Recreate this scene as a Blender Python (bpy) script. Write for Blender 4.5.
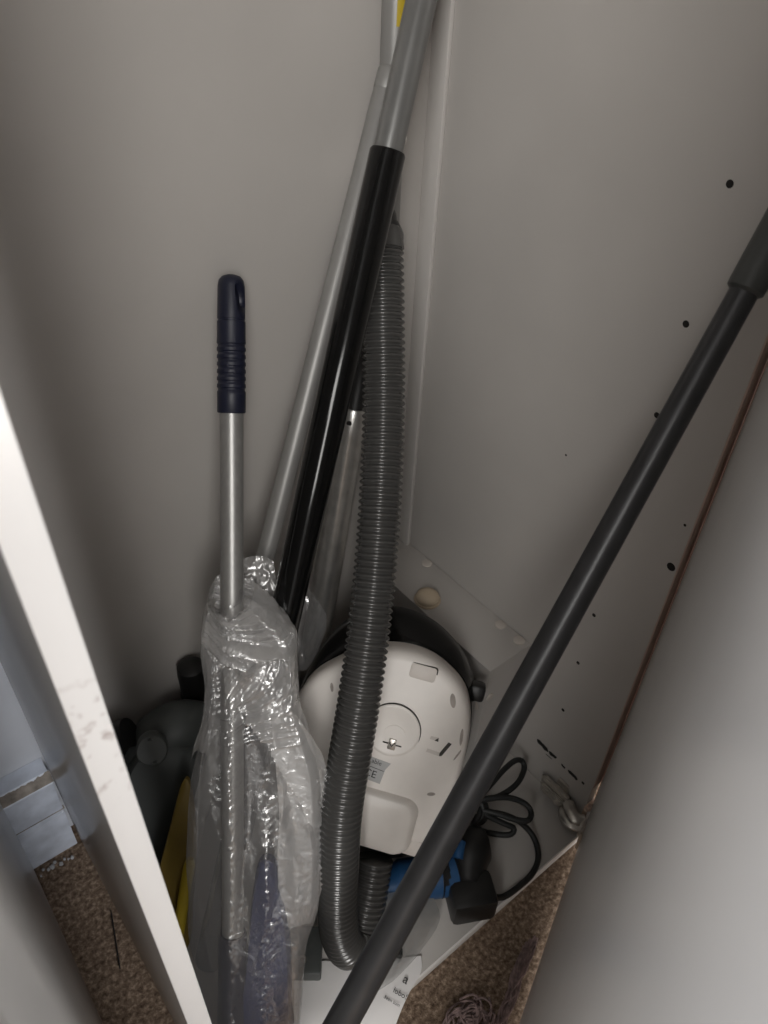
import bpy, bmesh, math, random
from mathutils import Vector, Matrix, noise

for o in list(bpy.data.objects):
    bpy.data.objects.remove(o)
scene = bpy.context.scene
COL = scene.collection
V = Vector

# ------------------------------------------------------------------ camera
cam_data = bpy.data.cameras.new('camera')
cam = bpy.data.objects.new('camera', cam_data)
COL.objects.link(cam)
cam_data.sensor_fit = 'VERTICAL'
cam_data.sensor_height = 36.0
cam_data.lens = 36.0 * 769.0 / 1024.0
cam_data.clip_start = 0.01
RW = ((0.78112, -0.36697, 0.50515), (-0.62298, -0.51210, 0.59131), (0.04169, -0.77659, -0.62863))
m = Matrix.Identity(4)
for r in range(3):
    m[r][0], m[r][1], m[r][2] = RW[r][0], -RW[r][1], -RW[r][2]
m[2][3] = 1.0
cam.matrix_world = m
cam_data.dof.use_dof = True
cam_data.dof.focus_distance = 0.80
cam_data.dof.aperture_fstop = 9.0
scene.camera = cam
scene.cycles.diffuse_bounces = 8
scene.cycles.max_bounces = 16
scene.cycles.transparent_max_bounces = 24

# ------------------------------------------------------------------ light
world = bpy.data.worlds.new('room_light')
scene.world = world
world.use_nodes = True
bg = world.node_tree.nodes['Background']
bg.inputs[0].default_value = (1.0, 0.965, 0.92, 1)
bg.inputs[1].default_value = 0.62

def area_light(name, loc, target, sx, sy, power, color):
    d = bpy.data.lights.new(name, 'AREA')
    d.shape = 'RECTANGLE'; d.size = sx; d.size_y = sy
    d.energy = power; d.color = color
    o = bpy.data.objects.new(name, d); COL.objects.link(o)
    o.location = loc
    o.rotation_euler = (V(target) - V(loc)).to_track_quat('-Z', 'Y').to_euler()
    return o
area_light('window_daylight', (-1.42, -1.68, 1.95), (0.22, 0.35, 0.4), 1.8, 1.3, 108.0, (1.0, 0.98, 0.95))
area_light('front_fill', (-0.10, -2.20, 1.60), (0.03, 0.30, 0.5), 0.32, 1.5, 37.0, (0.99, 0.99, 1.0))  # added fill from the front for the left panel edge and gap

scene.view_settings.view_transform = 'Standard'
scene.view_settings.look = 'None'
scene.view_settings.exposure = 0.12
scene.view_settings.gamma = 1.0
scene.view_settings.use_curve_mapping = False

# ------------------------------------------------------------------ materials
def new_mat(name):
    mt = bpy.data.materials.new(name); mt.use_nodes = True
    return mt, mt.node_tree.nodes, mt.node_tree.links, mt.node_tree.nodes['Principled BSDF']

def mat(name, color, rough=0.5, metal=0.0, var=0.08, vscale=30.0, bump=0.0, bscale=200.0, coat=0.0, spec=0.5, stretch=None):
    mt, N, L, P = new_mat(name)
    P.inputs['Roughness'].default_value = rough
    P.inputs['Metallic'].default_value = metal
    P.inputs['Coat Weight'].default_value = coat
    P.inputs['Specular IOR Level'].default_value = spec
    tc = N.new('ShaderNodeTexCoord')
    mp = N.new('ShaderNodeMapping'); L.new(tc.outputs['Object'], mp.inputs[0])
    if stretch: mp.inputs['Scale'].default_value = stretch
    nz = N.new('ShaderNodeTexNoise'); nz.inputs['Scale'].default_value = vscale; nz.inputs['Detail'].default_value = 4
    L.new(mp.outputs[0], nz.inputs['Vector'])
    rp = N.new('ShaderNodeValToRGB')
    c = color
    rp.color_ramp.elements[0].position = 0.3; rp.color_ramp.elements[1].position = 0.7
    rp.color_ramp.elements[0].color = (c[0]*(1-var), c[1]*(1-var), c[2]*(1-var), 1)
    rp.color_ramp.elements[1].color = (min(1, c[0]*(1+var)), min(1, c[1]*(1+var)), min(1, c[2]*(1+var)), 1)
    L.new(nz.outputs['Fac'], rp.inputs[0]); L.new(rp.outputs[0], P.inputs['Base Color'])
    if bump > 0:
        nb = N.new('ShaderNodeTexNoise'); nb.inputs['Scale'].default_value = bscale; nb.inputs['Detail'].default_value = 3
        L.new(mp.outputs[0], nb.inputs['Vector'])
        b = N.new('ShaderNodeBump'); b.inputs['Strength'].default_value = bump; b.inputs['Distance'].default_value = 0.002
        L.new(nb.outputs['Fac'], b.inputs['Height']); L.new(b.outputs[0], P.inputs['Normal'])
    return mt

def melamine(name, color, rough, stains=()):
    """white coated board; stains = ((centre, radius), ...) small brown handling marks"""
    mt = mat(name, color, rough, var=0.03, vscale=9.0, bump=0.03, bscale=350.0)
    N, L = mt.node_tree.nodes, mt.node_tree.links
    P = N['Principled BSDF']
    src = P.inputs['Base Color'].links[0].from_socket
    tc = N.new('ShaderNodeTexCoord')
    for c, rad in stains:
        d = N.new('ShaderNodeVectorMath'); d.operation = 'DISTANCE'
        L.new(tc.outputs['Object'], d.inputs[0]); d.inputs[1].default_value = c
        mr = N.new('ShaderNodeMapRange'); mr.inputs[1].default_value = rad; mr.inputs[2].default_value = 0.0
        L.new(d.outputs['Value'], mr.inputs[0])
        nz = N.new('ShaderNodeTexNoise'); nz.inputs['Scale'].default_value = 120.0; nz.inputs['Detail'].default_value = 2
        L.new(tc.outputs['Object'], nz.inputs['Vector'])
        th = N.new('ShaderNodeMapRange'); th.inputs[1].default_value = 0.56; th.inputs[2].default_value = 0.72
        L.new(nz.outputs['Fac'], th.inputs[0])
        mu = N.new('ShaderNodeMath'); mu.operation = 'MULTIPLY'
        L.new(mr.outputs[0], mu.inputs[0]); L.new(th.outputs[0], mu.inputs[1])
        mx = N.new('ShaderNodeMix'); mx.data_type = 'RGBA'
        L.new(mu.outputs[0], mx.inputs['Factor']); L.new(src, mx.inputs['A'])
        mx.inputs['B'].default_value = (0.42, 0.33, 0.30, 1)
        src = mx.outputs['Result']
        L.new(src, P.inputs['Base Color'])
    return mt

def carpet_mat():
    mt, N, L, P = new_mat('carpet')
    P.inputs['Roughness'].default_value = 0.95
    P.inputs['Specular IOR Level'].default_value = 0.1
    tc = N.new('ShaderNodeTexCoord')
    n1 = N.new('ShaderNodeTexNoise'); n1.inputs['Scale'].default_value = 170; n1.inputs['Detail'].default_value = 5; n1.inputs['Roughness'].default_value = 0.7
    n2 = N.new('ShaderNodeTexNoise'); n2.inputs['Scale'].default_value = 14; n2.inputs['Detail'].default_value = 3
    for n in (n1, n2): L.new(tc.outputs['Object'], n.inputs['Vector'])
    rp = N.new('ShaderNodeValToRGB'); e = rp.color_ramp.elements
    e[0].position = 0.30; e[0].color = (0.075, 0.048, 0.033, 1)
    e[1].position = 0.72; e[1].color = (0.56, 0.435, 0.33, 1)
    x = e.new(0.5); x.color = (0.235, 0.17, 0.122, 1)
    L.new(n1.outputs['Fac'], rp.inputs[0])
    mx = N.new('ShaderNodeMix'); mx.data_type = 'RGBA'; mx.blend_type = 'MULTIPLY'
    mx.inputs['Factor'].default_value = 0.6
    r2 = N.new('ShaderNodeValToRGB'); r2.color_ramp.elements[0].position = 0.3; r2.color_ramp.elements[1].position = 0.7
    r2.color_ramp.elements[0].color = (0.6, 0.57, 0.56, 1)
    L.new(n2.outputs['Fac'], r2.inputs[0])
    L.new(rp.outputs[0], mx.inputs['A']); L.new(r2.outputs[0], mx.inputs['B'])
    L.new(mx.outputs['Result'], P.inputs['Base Color'])
    b = N.new('ShaderNodeBump'); b.inputs['Strength'].default_value = 0.8; b.inputs['Distance'].default_value = 0.004
    L.new(n1.outputs['Fac'], b.inputs['Height']); L.new(b.outputs[0], P.inputs['Normal'])
    return mt

def film_mat(name, opacity, tint, bump=0.5, bscale=120.0, rough=0.18):
    """thin clear polythene: mostly see-through, a little milky, shiny where creased"""
    mt, N, L, P = new_mat(name)
    N.remove(P)
    out = N['Material Output']
    tc = N.new('ShaderNodeTexCoord')
    nz = N.new('ShaderNodeTexNoise'); nz.inputs['Scale'].default_value = bscale; nz.inputs['Detail'].default_value = 3
    nz.inputs['Distortion'].default_value = 1.2
    L.new(tc.outputs['Object'], nz.inputs['Vector'])
    b = N.new('ShaderNodeBump'); b.inputs['Strength'].default_value = bump; b.inputs['Distance'].default_value = 0.003
    L.new(nz.outputs['Fac'], b.inputs['Height'])
    tr = N.new('ShaderNodeBsdfTransparent'); tr.inputs[0].default_value = (0.97, 0.97, 0.97, 1)
    df = N.new('ShaderNodeBsdfDiffuse'); df.inputs[0].default_value = (*tint, 1)
    tl = N.new('ShaderNodeBsdfTranslucent'); tl.inputs[0].default_value = (*tint, 1)
    gl = N.new('ShaderNodeBsdfGlossy'); gl.inputs['Roughness'].default_value = rough; gl.inputs[0].default_value = (1, 1, 1, 1)
    for s in (df, tl, gl): L.new(b.outputs[0], s.inputs['Normal'])
    a = N.new('ShaderNodeMixShader'); a.inputs[0].default_value = 0.4
    L.new(df.outputs[0], a.inputs[1]); L.new(tl.outputs[0], a.inputs[2])
    m1 = N.new('ShaderNodeMixShader'); m1.inputs[0].default_value = opacity
    L.new(tr.outputs[0], m1.inputs[1]); L.new(a.outputs[0], m1.inputs[2])
    lw = N.new('ShaderNodeLayerWeight'); lw.inputs['Blend'].default_value = 0.5
    L.new(b.outputs[0], lw.inputs['Normal'])
    pw = N.new('ShaderNodeMath'); pw.operation = 'POWER'; pw.inputs[1].default_value = 4.0
    L.new(lw.outputs['Facing'], pw.inputs[0])
    fr = N.new('ShaderNodeMath'); fr.operation = 'MULTIPLY_ADD'; fr.inputs[1].default_value = 0.6; fr.inputs[2].default_value = 0.16
    L.new(pw.outputs[0], fr.inputs[0])
    m2 = N.new('ShaderNodeMixShader')
    L.new(fr.outputs[0], m2.inputs[0]); L.new(m1.outputs[0], m2.inputs[1]); L.new(gl.outputs[0], m2.inputs[2])
    L.new(m2.outputs[0], out.inputs['Surface'])
    return mt

M = {}
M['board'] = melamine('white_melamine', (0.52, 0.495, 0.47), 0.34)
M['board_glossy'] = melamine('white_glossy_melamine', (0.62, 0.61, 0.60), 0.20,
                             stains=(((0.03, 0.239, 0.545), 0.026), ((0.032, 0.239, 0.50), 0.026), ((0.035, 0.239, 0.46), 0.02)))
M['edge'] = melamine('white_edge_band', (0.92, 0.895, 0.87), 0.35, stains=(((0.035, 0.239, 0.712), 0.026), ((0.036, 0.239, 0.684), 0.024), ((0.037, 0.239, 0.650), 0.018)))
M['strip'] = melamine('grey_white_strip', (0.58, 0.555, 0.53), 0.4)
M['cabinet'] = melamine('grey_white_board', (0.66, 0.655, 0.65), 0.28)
M['wall'] = mat('painted_wall', (0.58, 0.60, 0.645), 0.7, var=0.05, vscale=12)  # bluish daylight in the gap is mixed into this paint colour
M['skirting'] = mat('painted_skirting', (0.56, 0.60, 0.68), 0.45, var=0.18, vscale=35, bump=0.2, bscale=60)  # white paint, with the blue of the daylight put into its colour
M['grime'] = mat('grimy_paint', (0.25, 0.22, 0.19), 0.8, var=0.5, vscale=60)
M['carpet'] = carpet_mat()
M['beige'] = mat('beige_edge', (0.52, 0.39, 0.33), 0.6)
M['brown'] = mat('brown_edge_band', (0.42, 0.23, 0.165), 0.5)
M['chip'] = mat('raw_chipboard', (0.62, 0.46, 0.36), 0.9, var=0.35, vscale=250, bump=0.5, bscale=300)
M['hole'] = mat('dark_hole', (0.012, 0.010, 0.009), 0.9)
M['marker'] = mat('black_scuff', (0.012, 0.012, 0.012), 0.7)
M['cap'] = mat('screw_cap', (0.60, 0.55, 0.50), 0.5)
M['cream'] = mat('cream_plastic', (0.60, 0.49, 0.36), 0.5)
M['alu'] = mat('brushed_aluminium', (0.36, 0.355, 0.345), 0.40, metal=0.6, var=0.08, vscale=40, stretch=(6, 6, 0.6))
M['alu_dark'] = mat('grey_painted_tube', (0.20, 0.20, 0.195), 0.30, metal=0.5, var=0.06, vscale=40)
M['alu_mat'] = mat('matt_grey_tube', (0.30, 0.295, 0.285), 0.45, metal=0.4, var=0.05, vscale=30)
M['chrome'] = mat('worn_chrome', (0.50, 0.49, 0.47), 0.30, metal=0.85, var=0.14, vscale=60)
M['navy'] = mat('navy_plastic', (0.007, 0.009, 0.024), 0.45, bump=0.05, bscale=500)
M['navy_cloth'] = mat('navy_mop_cloth', (0.016, 0.022, 0.075), 0.8, var=0.3, vscale=200, bump=0.5, bscale=400)
M['black_gloss'] = mat('black_gloss', (0.004, 0.004, 0.004), 0.14, spec=0.3)
M['black'] = mat('black_plastic', (0.010, 0.010, 0.010), 0.4)
M['black_rub'] = mat('black_rubber', (0.012, 0.013, 0.013), 0.55)
M['hose'] = mat('grey_hose', (0.055, 0.054, 0.052), 0.24, var=0.05, vscale=20, spec=0.8)
M['darkpole'] = mat('dark_grey_pole', (0.042, 0.042, 0.044), 0.36, metal=0.4, var=0.12, vscale=50, spec=0.6)
M['darkgrip'] = mat('dark_grey_grip', (0.05, 0.052, 0.05), 0.5, bump=0.1, bscale=400)
M['vac'] = mat('cream_white_plastic', (0.82, 0.775, 0.73), 0.42, var=0.06, vscale=22, bump=0.03, bscale=300)
M['vac2'] = mat('worn_white_plastic', (0.66, 0.61, 0.565), 0.5, var=0.08, vscale=40)
M['vacline'] = mat('moulding_gap', (0.05, 0.045, 0.04), 0.8)
M['tag'] = mat('silver_sticker', (0.42, 0.42, 0.42), 0.4)
M['ink'] = mat('black_ink', (0.012, 0.012, 0.012), 0.6)
M['steel'] = mat('dull_steel', (0.52, 0.49, 0.45), 0.30, metal=0.8, var=0.2, vscale=90)
M['yellow'] = mat('yellow_plastic', (0.52, 0.38, 0.03), 0.45)
M['yellow_dk'] = mat('mustard_plastic', (0.20, 0.135, 0.025), 0.5)
M['dgrey'] = mat('charcoal_plastic', (0.075, 0.082, 0.08), 0.5)
M['blue'] = mat('blue_plastic', (0.012, 0.055, 0.14), 0.4)
M['paper'] = mat('white_printed_sheet', (0.82, 0.80, 0.79), 0.45, var=0.02)
M['thread'] = mat('dusty_pink_yarn', (0.25, 0.18, 0.17), 0.9, var=0.4, vscale=150)
M['plaster'] = mat('plaster_crumb', (0.40, 0.40, 0.41), 0.9, var=0.2)
M['bag'] = film_mat('clear_polythene', 0.10, (0.80, 0.80, 0.82), bump=0.32, bscale=75, rough=0.24)
M['bag_fold'] = film_mat('folded_polythene', 0.40, (0.80, 0.79, 0.78), bump=0.3, bscale=75, rough=0.2)
M['film'] = film_mat('milky_polythene', 0.45, (0.40, 0.40, 0.39), bump=0.25, bscale=35, rough=0.3)

# ------------------------------------------------------------------ helpers
def link_mesh(name, me, material, parent=None, smooth=True):
    me.name = name
    o = bpy.data.objects.new(name, me); COL.objects.link(o)
    me.materials.append(material)
    if smooth:
        me.polygons.foreach_set('use_smooth', [True] * len(me.polygons))
        me.set_sharp_from_angle(angle=math.radians(42))
    if parent is not None:
        o.parent = parent
        o.matrix_parent_inverse = parent.matrix_world.inverted()
    return o

def data(name, verts, faces, material, parent=None, smooth=True):
    me = bpy.data.meshes.new(name)
    me.from_pydata([tuple(v) for v in verts], [], faces)
    me.validate()
    bm = bmesh.new(); bm.from_mesh(me)
    bmesh.ops.recalc_face_normals(bm, faces=bm.faces)
    bm.to_mesh(me); bm.free()
    return link_mesh(name, me, material, parent, smooth)

def empty(name, loc):
    o = bpy.data.objects.new(name, None); COL.objects.link(o)
    o.location = loc; o.empty_display_size = 0.05
    o.matrix_world = Matrix.Translation(loc)
    return o

def tag(o, label, cat, group=None, kind=None):
    if label: o['label'] = label
    if cat: o['category'] = cat
    if group: o['group'] = group
    if kind: o['kind'] = kind
    return o

def box(name, lo, hi, material, parent=None, bevel=0.0008, shift=None, mtx=None):
    bm = bmesh.new()
    bmesh.ops.create_cube(bm, size=1.0)
    for v in bm.verts:
        v.co = V([lo[i] + (v.co[i] + 0.5) * (hi[i] - lo[i]) for i in range(3)])
    if shift:
        for v in bm.verts: v.co += V(shift(v.co))
    if bevel > 0:
        bmesh.ops.bevel(bm, geom=bm.edges[:], offset=bevel, segments=2, affect='EDGES', profile=0.5)
    if mtx is not None: bm.transform(mtx)
    me = bpy.data.meshes.new(name); bm.to_mesh(me); bm.free()
    return link_mesh(name, me, material, parent)

def catmull(pts, n, closed=False):
    P = [V(p) for p in pts]; out = []
    k = len(P)
    segs = k if closed else k - 1
    for i in range(segs):
        if closed:
            a, b, c, d = P[(i-1) % k], P[i], P[(i+1) % k], P[(i+2) % k]
        else:
            a = P[i-1] if i > 0 else P[0]*2 - P[1]
            b, c = P[i], P[i+1]
            d = P[i+2] if i+2 < k else P[-1]*2 - P[-2]
        for j in range(n):
            t = j / n
            out.append(0.5*((2*b) + (c-a)*t + (2*a-5*b+4*c-d)*t*t + (3*b-a-3*c+d)*t**3))
    if not closed: out.append(P[-1].copy())
    return out

def resample(pts, step):
    L = [0.0]
    for i in range(1, len(pts)): L.append(L[-1] + (pts[i]-pts[i-1]).length)
    n = max(2, int(round(L[-1] / step))); out = []; j = 0
    for i in range(n + 1):
        s = L[-1] * i / n
        while j < len(L) - 2 and L[j+1] < s: j += 1
        d = L[j+1] - L[j]
        out.append(pts[j].lerp(pts[j+1], (s - L[j]) / d if d > 1e-9 else 0))
    return out

def sweep_geo(pts, radii, seg=20, caps=True, flat=1.0):
    """tube along pts; returns verts, faces"""
    vs, fs = [], []
    t = (pts[1]-pts[0]).normalized()
    up = V((0, 0, 1)) if abs(t.z) < 0.9 else V((1, 0, 0))
    nrm = (up - t*up.dot(t)).normalized()
    for i, p in enumerate(pts):
        a = pts[max(0, i-1)]; b = pts[min(len(pts)-1, i+1)]
        t = (b-a).normalized() if (b-a).length > 1e-9 else t
        nrm = (nrm - t*nrm.dot(t)).normalized()
        bn = t.cross(nrm)
        r = radii[i] if hasattr(radii, '__len__') else radii
        for k in range(seg):
            an = 2*math.pi*k/seg
            vs.append(p + nrm*math.cos(an)*r + bn*math.sin(an)*r*flat)
    for i in range(len(pts)-1):
        for k in range(seg):
            k2 = (k+1) % seg
            fs.append((i*seg+k, i*seg+k2, (i+1)*seg+k2, (i+1)*seg+k))
    if caps:
        fs.append(tuple(range(seg-1, -1, -1)))
        o = (len(pts)-1)*seg
        fs.append(tuple(o+k for k in range(seg)))
    return vs, fs

def tube(name, pts, r, material, parent=None, seg=20, flat=1.0):
    vs, fs = sweep_geo([V(p) for p in pts], r, seg, True, flat)
    return data(name, vs, fs, material, parent)

def lathe(name, p0, p1, prof, material, parent=None, seg=28):
    """prof = [(metres along p0->p1, radius)]"""
    p0, p1 = V(p0), V(p1); d = (p1-p0).normalized()
    pts = [p0 + d*s for s, r in prof]
    # repeated stations are nudged so that frames stay defined
    for i in range(1, len(pts)):
        if (pts[i]-pts[i-1]).length < 1e-6: pts[i] = pts[i] + d*1e-5
    return tube(name, pts, [r for s, r in prof], material, parent, seg)

def merge(parts):
    vs, fs = [], []
    for v, f in parts:
        o = len(vs); vs += list(v); fs += [tuple(i+o for i in q) for q in f]
    return vs, fs

def loft(rings):
    """list of closed rings (equal counts) -> verts, faces with capped ends"""
    n = len(rings[0]); vs = [p for r in rings for p in r]; fs = []
    for i in range(len(rings)-1):
        for k in range(n):
            k2 = (k+1) % n
            fs.append((i*n+k, i*n+k2, (i+1)*n+k2, (i+1)*n+k))
    fs.append(tuple(range(n-1, -1, -1)))
    o = (len(rings)-1)*n
    fs.append(tuple(o+k for k in range(n)))
    return vs, fs

def text_mesh(name, body, size, mtx, material, parent, extrude=0.00008):
    cu = bpy.data.curves.new(name, 'FONT'); cu.body = body; cu.size = size; cu.extrude = extrude
    cu.align_x = 'LEFT'; cu.resolution_u = 4
    to = bpy.data.objects.new(name + '_tmp', cu); COL.objects.link(to)
    dg = bpy.context.evaluated_depsgraph_get()
    me = bpy.data.meshes.new_from_object(to.evaluated_get(dg))
    bpy.data.objects.remove(to); bpy.data.curves.remove(cu)
    me.transform(mtx); me.materials.clear()
    return link_mesh(name, me, material, parent, smooth=False)

def frame(origin, u, v, n):
    mt = Matrix.Identity(4)
    for r in range(3):
        mt[r][0], mt[r][1], mt[r][2], mt[r][3] = u[r], v[r], n[r], origin[r]
    return mt

rnd = random.Random(7)

# ================================================================== SETTING
fl = data('floor', [(-2.5, -2.5, 0), (2.5, -2.5, 0), (2.5, 0.68, 0), (-2.5, 0.68, 0), (-2.5, -2.5, -0.02), (2.5, -2.5, -0.02), (2.5, 0.68, -0.02), (-2.5, 0.68, -0.02)],
          [(0, 1, 2, 3), (7, 6, 5, 4), (0, 4, 5, 1), (1, 5, 6, 2), (2, 6, 7, 3), (3, 7, 4, 0)], M['carpet'], smooth=False)
tag(fl, 'brown flecked carpet in front of and beside the wardrobe', None, kind='structure')
wl = box('wall_back', (-2.5, 0.66, 0), (2.5, 0.68, 2.5), M['wall'], bevel=0)
tag(wl, 'pale painted room wall behind the wardrobe', None, kind='structure')
# skirting board seen in the gap between the two pieces of furniture
prof = [(0.6595, 0.0), (0.632, 0.0), (0.632, 0.078), (0.636, 0.080), (0.636, 0.088), (0.630, 0.090), (0.630, 0.146), (0.640, 0.160), (0.6595, 0.164)]
vs = [(x, y, z) for x in (-0.9, 0.0365) for y, z in prof]; n = len(prof)
fs = [tuple(range(n)), tuple(range(2*n-1, n-1, -1))] + [(i, (i+1) % n, n+(i+1) % n, n+i) for i in range(n)]
sk = data('baseboard_back', vs, fs, M['skirting'], smooth=False)
tag(sk, 'white painted skirting board tinted blue for daylight with a grimy top', None, kind='structure')
gv, gf = [], []
for i in range(60):
    x = -0.05 + i*0.0015
    w = 0.0035 + 0.0035*noise.noise((x*90, 1.3, 0))
    gv += [(x, 0.6358 - 0.0003, 0.0800), (x, 0.6358 - 0.0003, 0.0885)]
for i in range(59): gf.append((2*i, 2*i+2, 2*i+3, 2*i+1))
data('dirt_line', gv, gf, M['grime'], sk, smooth=False)
gv, gf = [], []
for i in range(60):
    x = -0.05 + i*0.0015
    w = 0.0080 + 0.0016*noise.noise((x*160, 4.3, 0)) + 0.0008*noise.noise((x*500, 1.3, 0))
    gv += [(x, 0.6308, 0.1475), (x, 0.6308 + w, 0.1475 + w*1.4)]
for i in range(59): gf.append((2*i, 2*i+2, 2*i+3, 2*i+1))
data('dirt_line', gv, gf, M['grime'], sk, smooth=False)

# ================================================================== WARDROBE
H = 1.95
wd = empty('wardrobe', (0.32, 0.44, 0))
tag(wd, 'white wardrobe compartment with one door ajar, crowded with cleaning gear', 'wardrobe')
def lean(co): return (-0.0165 * co.z if co.z > 0.5 else 0.0075, 0, 0)
# left side panel leans slightly, its front edge carries a white edge band
def lean_at(z): return 0.005 - 0.0185*z
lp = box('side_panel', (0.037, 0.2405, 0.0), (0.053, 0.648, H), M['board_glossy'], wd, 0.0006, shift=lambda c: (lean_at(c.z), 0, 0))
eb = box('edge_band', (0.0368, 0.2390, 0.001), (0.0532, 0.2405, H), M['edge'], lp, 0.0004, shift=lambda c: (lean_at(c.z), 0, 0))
# right side panel
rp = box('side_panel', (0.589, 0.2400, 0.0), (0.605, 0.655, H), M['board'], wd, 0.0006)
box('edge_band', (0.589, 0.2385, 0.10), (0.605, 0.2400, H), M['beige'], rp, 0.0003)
# broken lower front corner showing raw chipboard
cv = []
for i in range(9):
    for j in range(5):
        y = 0.2400 - 0.004 - 0.010*abs(noise.noise((i*1.7, j*1.3, 2.0)))
        cv.append((0.586 + 0.020*j/4, y + (0.004 if i in (0, 8) else 0), 0.002 + 0.055*i/8))
o = len(cv)
for i in range(9):
    for j in range(5): cv.append((0.586 + 0.020*j/4, 0.2402, 0.002 + 0.055*i/8))
cf = []
for i in range(8):
    for j in range(4):
        q = i*5+j
        cf += [(q, q+1, q+6, q+5), (o+q, o+q+5, o+q+6, o+q+1)]
for i in range(8): cf += [(i*5, i*5+5, o+i*5+5, o+i*5), (i*5+4, o+i*5+4, o+i*5+9, i*5+9)]
for j in range(4): cf += [(j, o+j, o+j+1, j+1), (40+j, 41+j, o+41+j, o+40+j)]
data('broken_edge', cv, cf, M['chip'], rp, smooth=False)
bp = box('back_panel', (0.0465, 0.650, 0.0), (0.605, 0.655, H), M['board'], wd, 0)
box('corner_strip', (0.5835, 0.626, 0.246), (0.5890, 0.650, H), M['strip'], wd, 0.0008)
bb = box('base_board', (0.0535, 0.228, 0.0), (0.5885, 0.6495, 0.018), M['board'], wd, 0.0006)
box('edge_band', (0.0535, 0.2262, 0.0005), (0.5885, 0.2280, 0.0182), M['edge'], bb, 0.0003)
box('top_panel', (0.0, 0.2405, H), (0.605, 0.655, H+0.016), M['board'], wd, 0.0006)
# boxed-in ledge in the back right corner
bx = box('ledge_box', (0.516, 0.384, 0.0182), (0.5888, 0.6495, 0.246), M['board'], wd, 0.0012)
lg = box('ledge_top', (0.514, 0.382, 0.2462), (0.5888, 0.6255, 0.249), M['board'], bx, 0.0008)
def disc(name, c, axis, r, h, material, parent, seg=14):
    a = V(axis).normalized(); c = V(c)
    return lathe(name, c, c+a, [(0, r), (h*0.7, r), (h, r*0.75)], material, parent, seg)
for c in ((0.5805, 0.578, 0.249), (0.5805, 0.430, 0.249), (0.5805, 0.396, 0.249)):
    disc('screw_cap', c, (0, 0, 1), 0.0075, 0.002, M['cap'], bx)
disc('screw_cap', (0.526, 0.384, 0.188), (0, -1, 0), 0.006, 0.002, M['cap'], bx)
disc('screw_cap', (0.516, 0.397, 0.165), (-1, 0, 0), 0.007, 0.002, M['cap'], bx)
# peg holes in the right panel
for y, z, r in ((0.3080, 0.838, 0.0034), (0.3083, 0.724, 0.0034), (0.3090, 0.633, 0.0032), (0.3103, 0.365, 0.0026), (0.3118, 0.280, 0.0026),
                (0.3126, 0.186, 0.0026), (0.2463, 0.489, 0.0050), (0.3957, 0.539, 0.0013), (0.2480, 0.542, 0.0016), (0.2544, 0.0915, 0.0026)):
    c = V((0.5893, y, z))
    vs, fs = sweep_geo([c, c + V((-0.0005, 0, 0))], [r, r*0.92], 14)
    data('peg_hole', vs, fs, M['hole'], rp, smooth=False)
# black scuffs
def scuff(pts, w):
    vs, fs = [], []
    for i, (y, z) in enumerate(pts):
        ww = w*(0.55 + 0.45*abs(noise.noise((y*300, z*300, 0))))*(0.5 if i in (0, len(pts)-1) else 1)
        vs += [(0.5885, y, z-ww), (0.5885, y, z+ww)]
    for i in range(len(pts)-1): fs.append((2*i, 2*i+2, 2*i+3, 2*i+1))
    data('scuff_mark', vs, fs, M['marker'], rp, smooth=False)
def lin(a, b, n, j): return [(a[0]+(b[0]-a[0])*i/n + rnd.uniform(-j, j), a[1]+(b[1]-a[1])*i/n + rnd.uniform(-j, j)) for i in range(n+1)]
scuff(lin((0.337, 0.094), (0.316, 0.091), 7, 0.0008), 0.0058)
scuff(lin((0.314, 0.091), (0.301, 0.093), 5, 0.0008), 0.0052)
scuff(lin((0.292, 0.090), (0.284, 0.089), 4, 0.0006), 0.0034)
scuff(lin((0.280, 0.090), (0.262, 0.089), 6, 0.0008), 0.0052)
scuff(lin((0.318, 0.082), (0.306, 0.083), 4, 0.0004), 0.0014)
# door, ajar, hinged on the right panel
hx, hy = 0.6045, 0.2380
da = math.radians(24.0)
dm = frame((hx, hy, 0), (-math.cos(da), -math.sin(da), 0), (-math.sin(da), math.cos(da), 0), (0, 0, 1))
DW = 0.60
door = box('door', (0.004, -0.0165, 0.022), (DW, 0, H), M['cabinet'], wd, 0.0008, mtx=dm)
box('edge_band', (0.0000, -0.0165, 0.022), (0.0040, 0.0004, H), M['brown'], door, 0.0003, mtx=dm)
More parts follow.
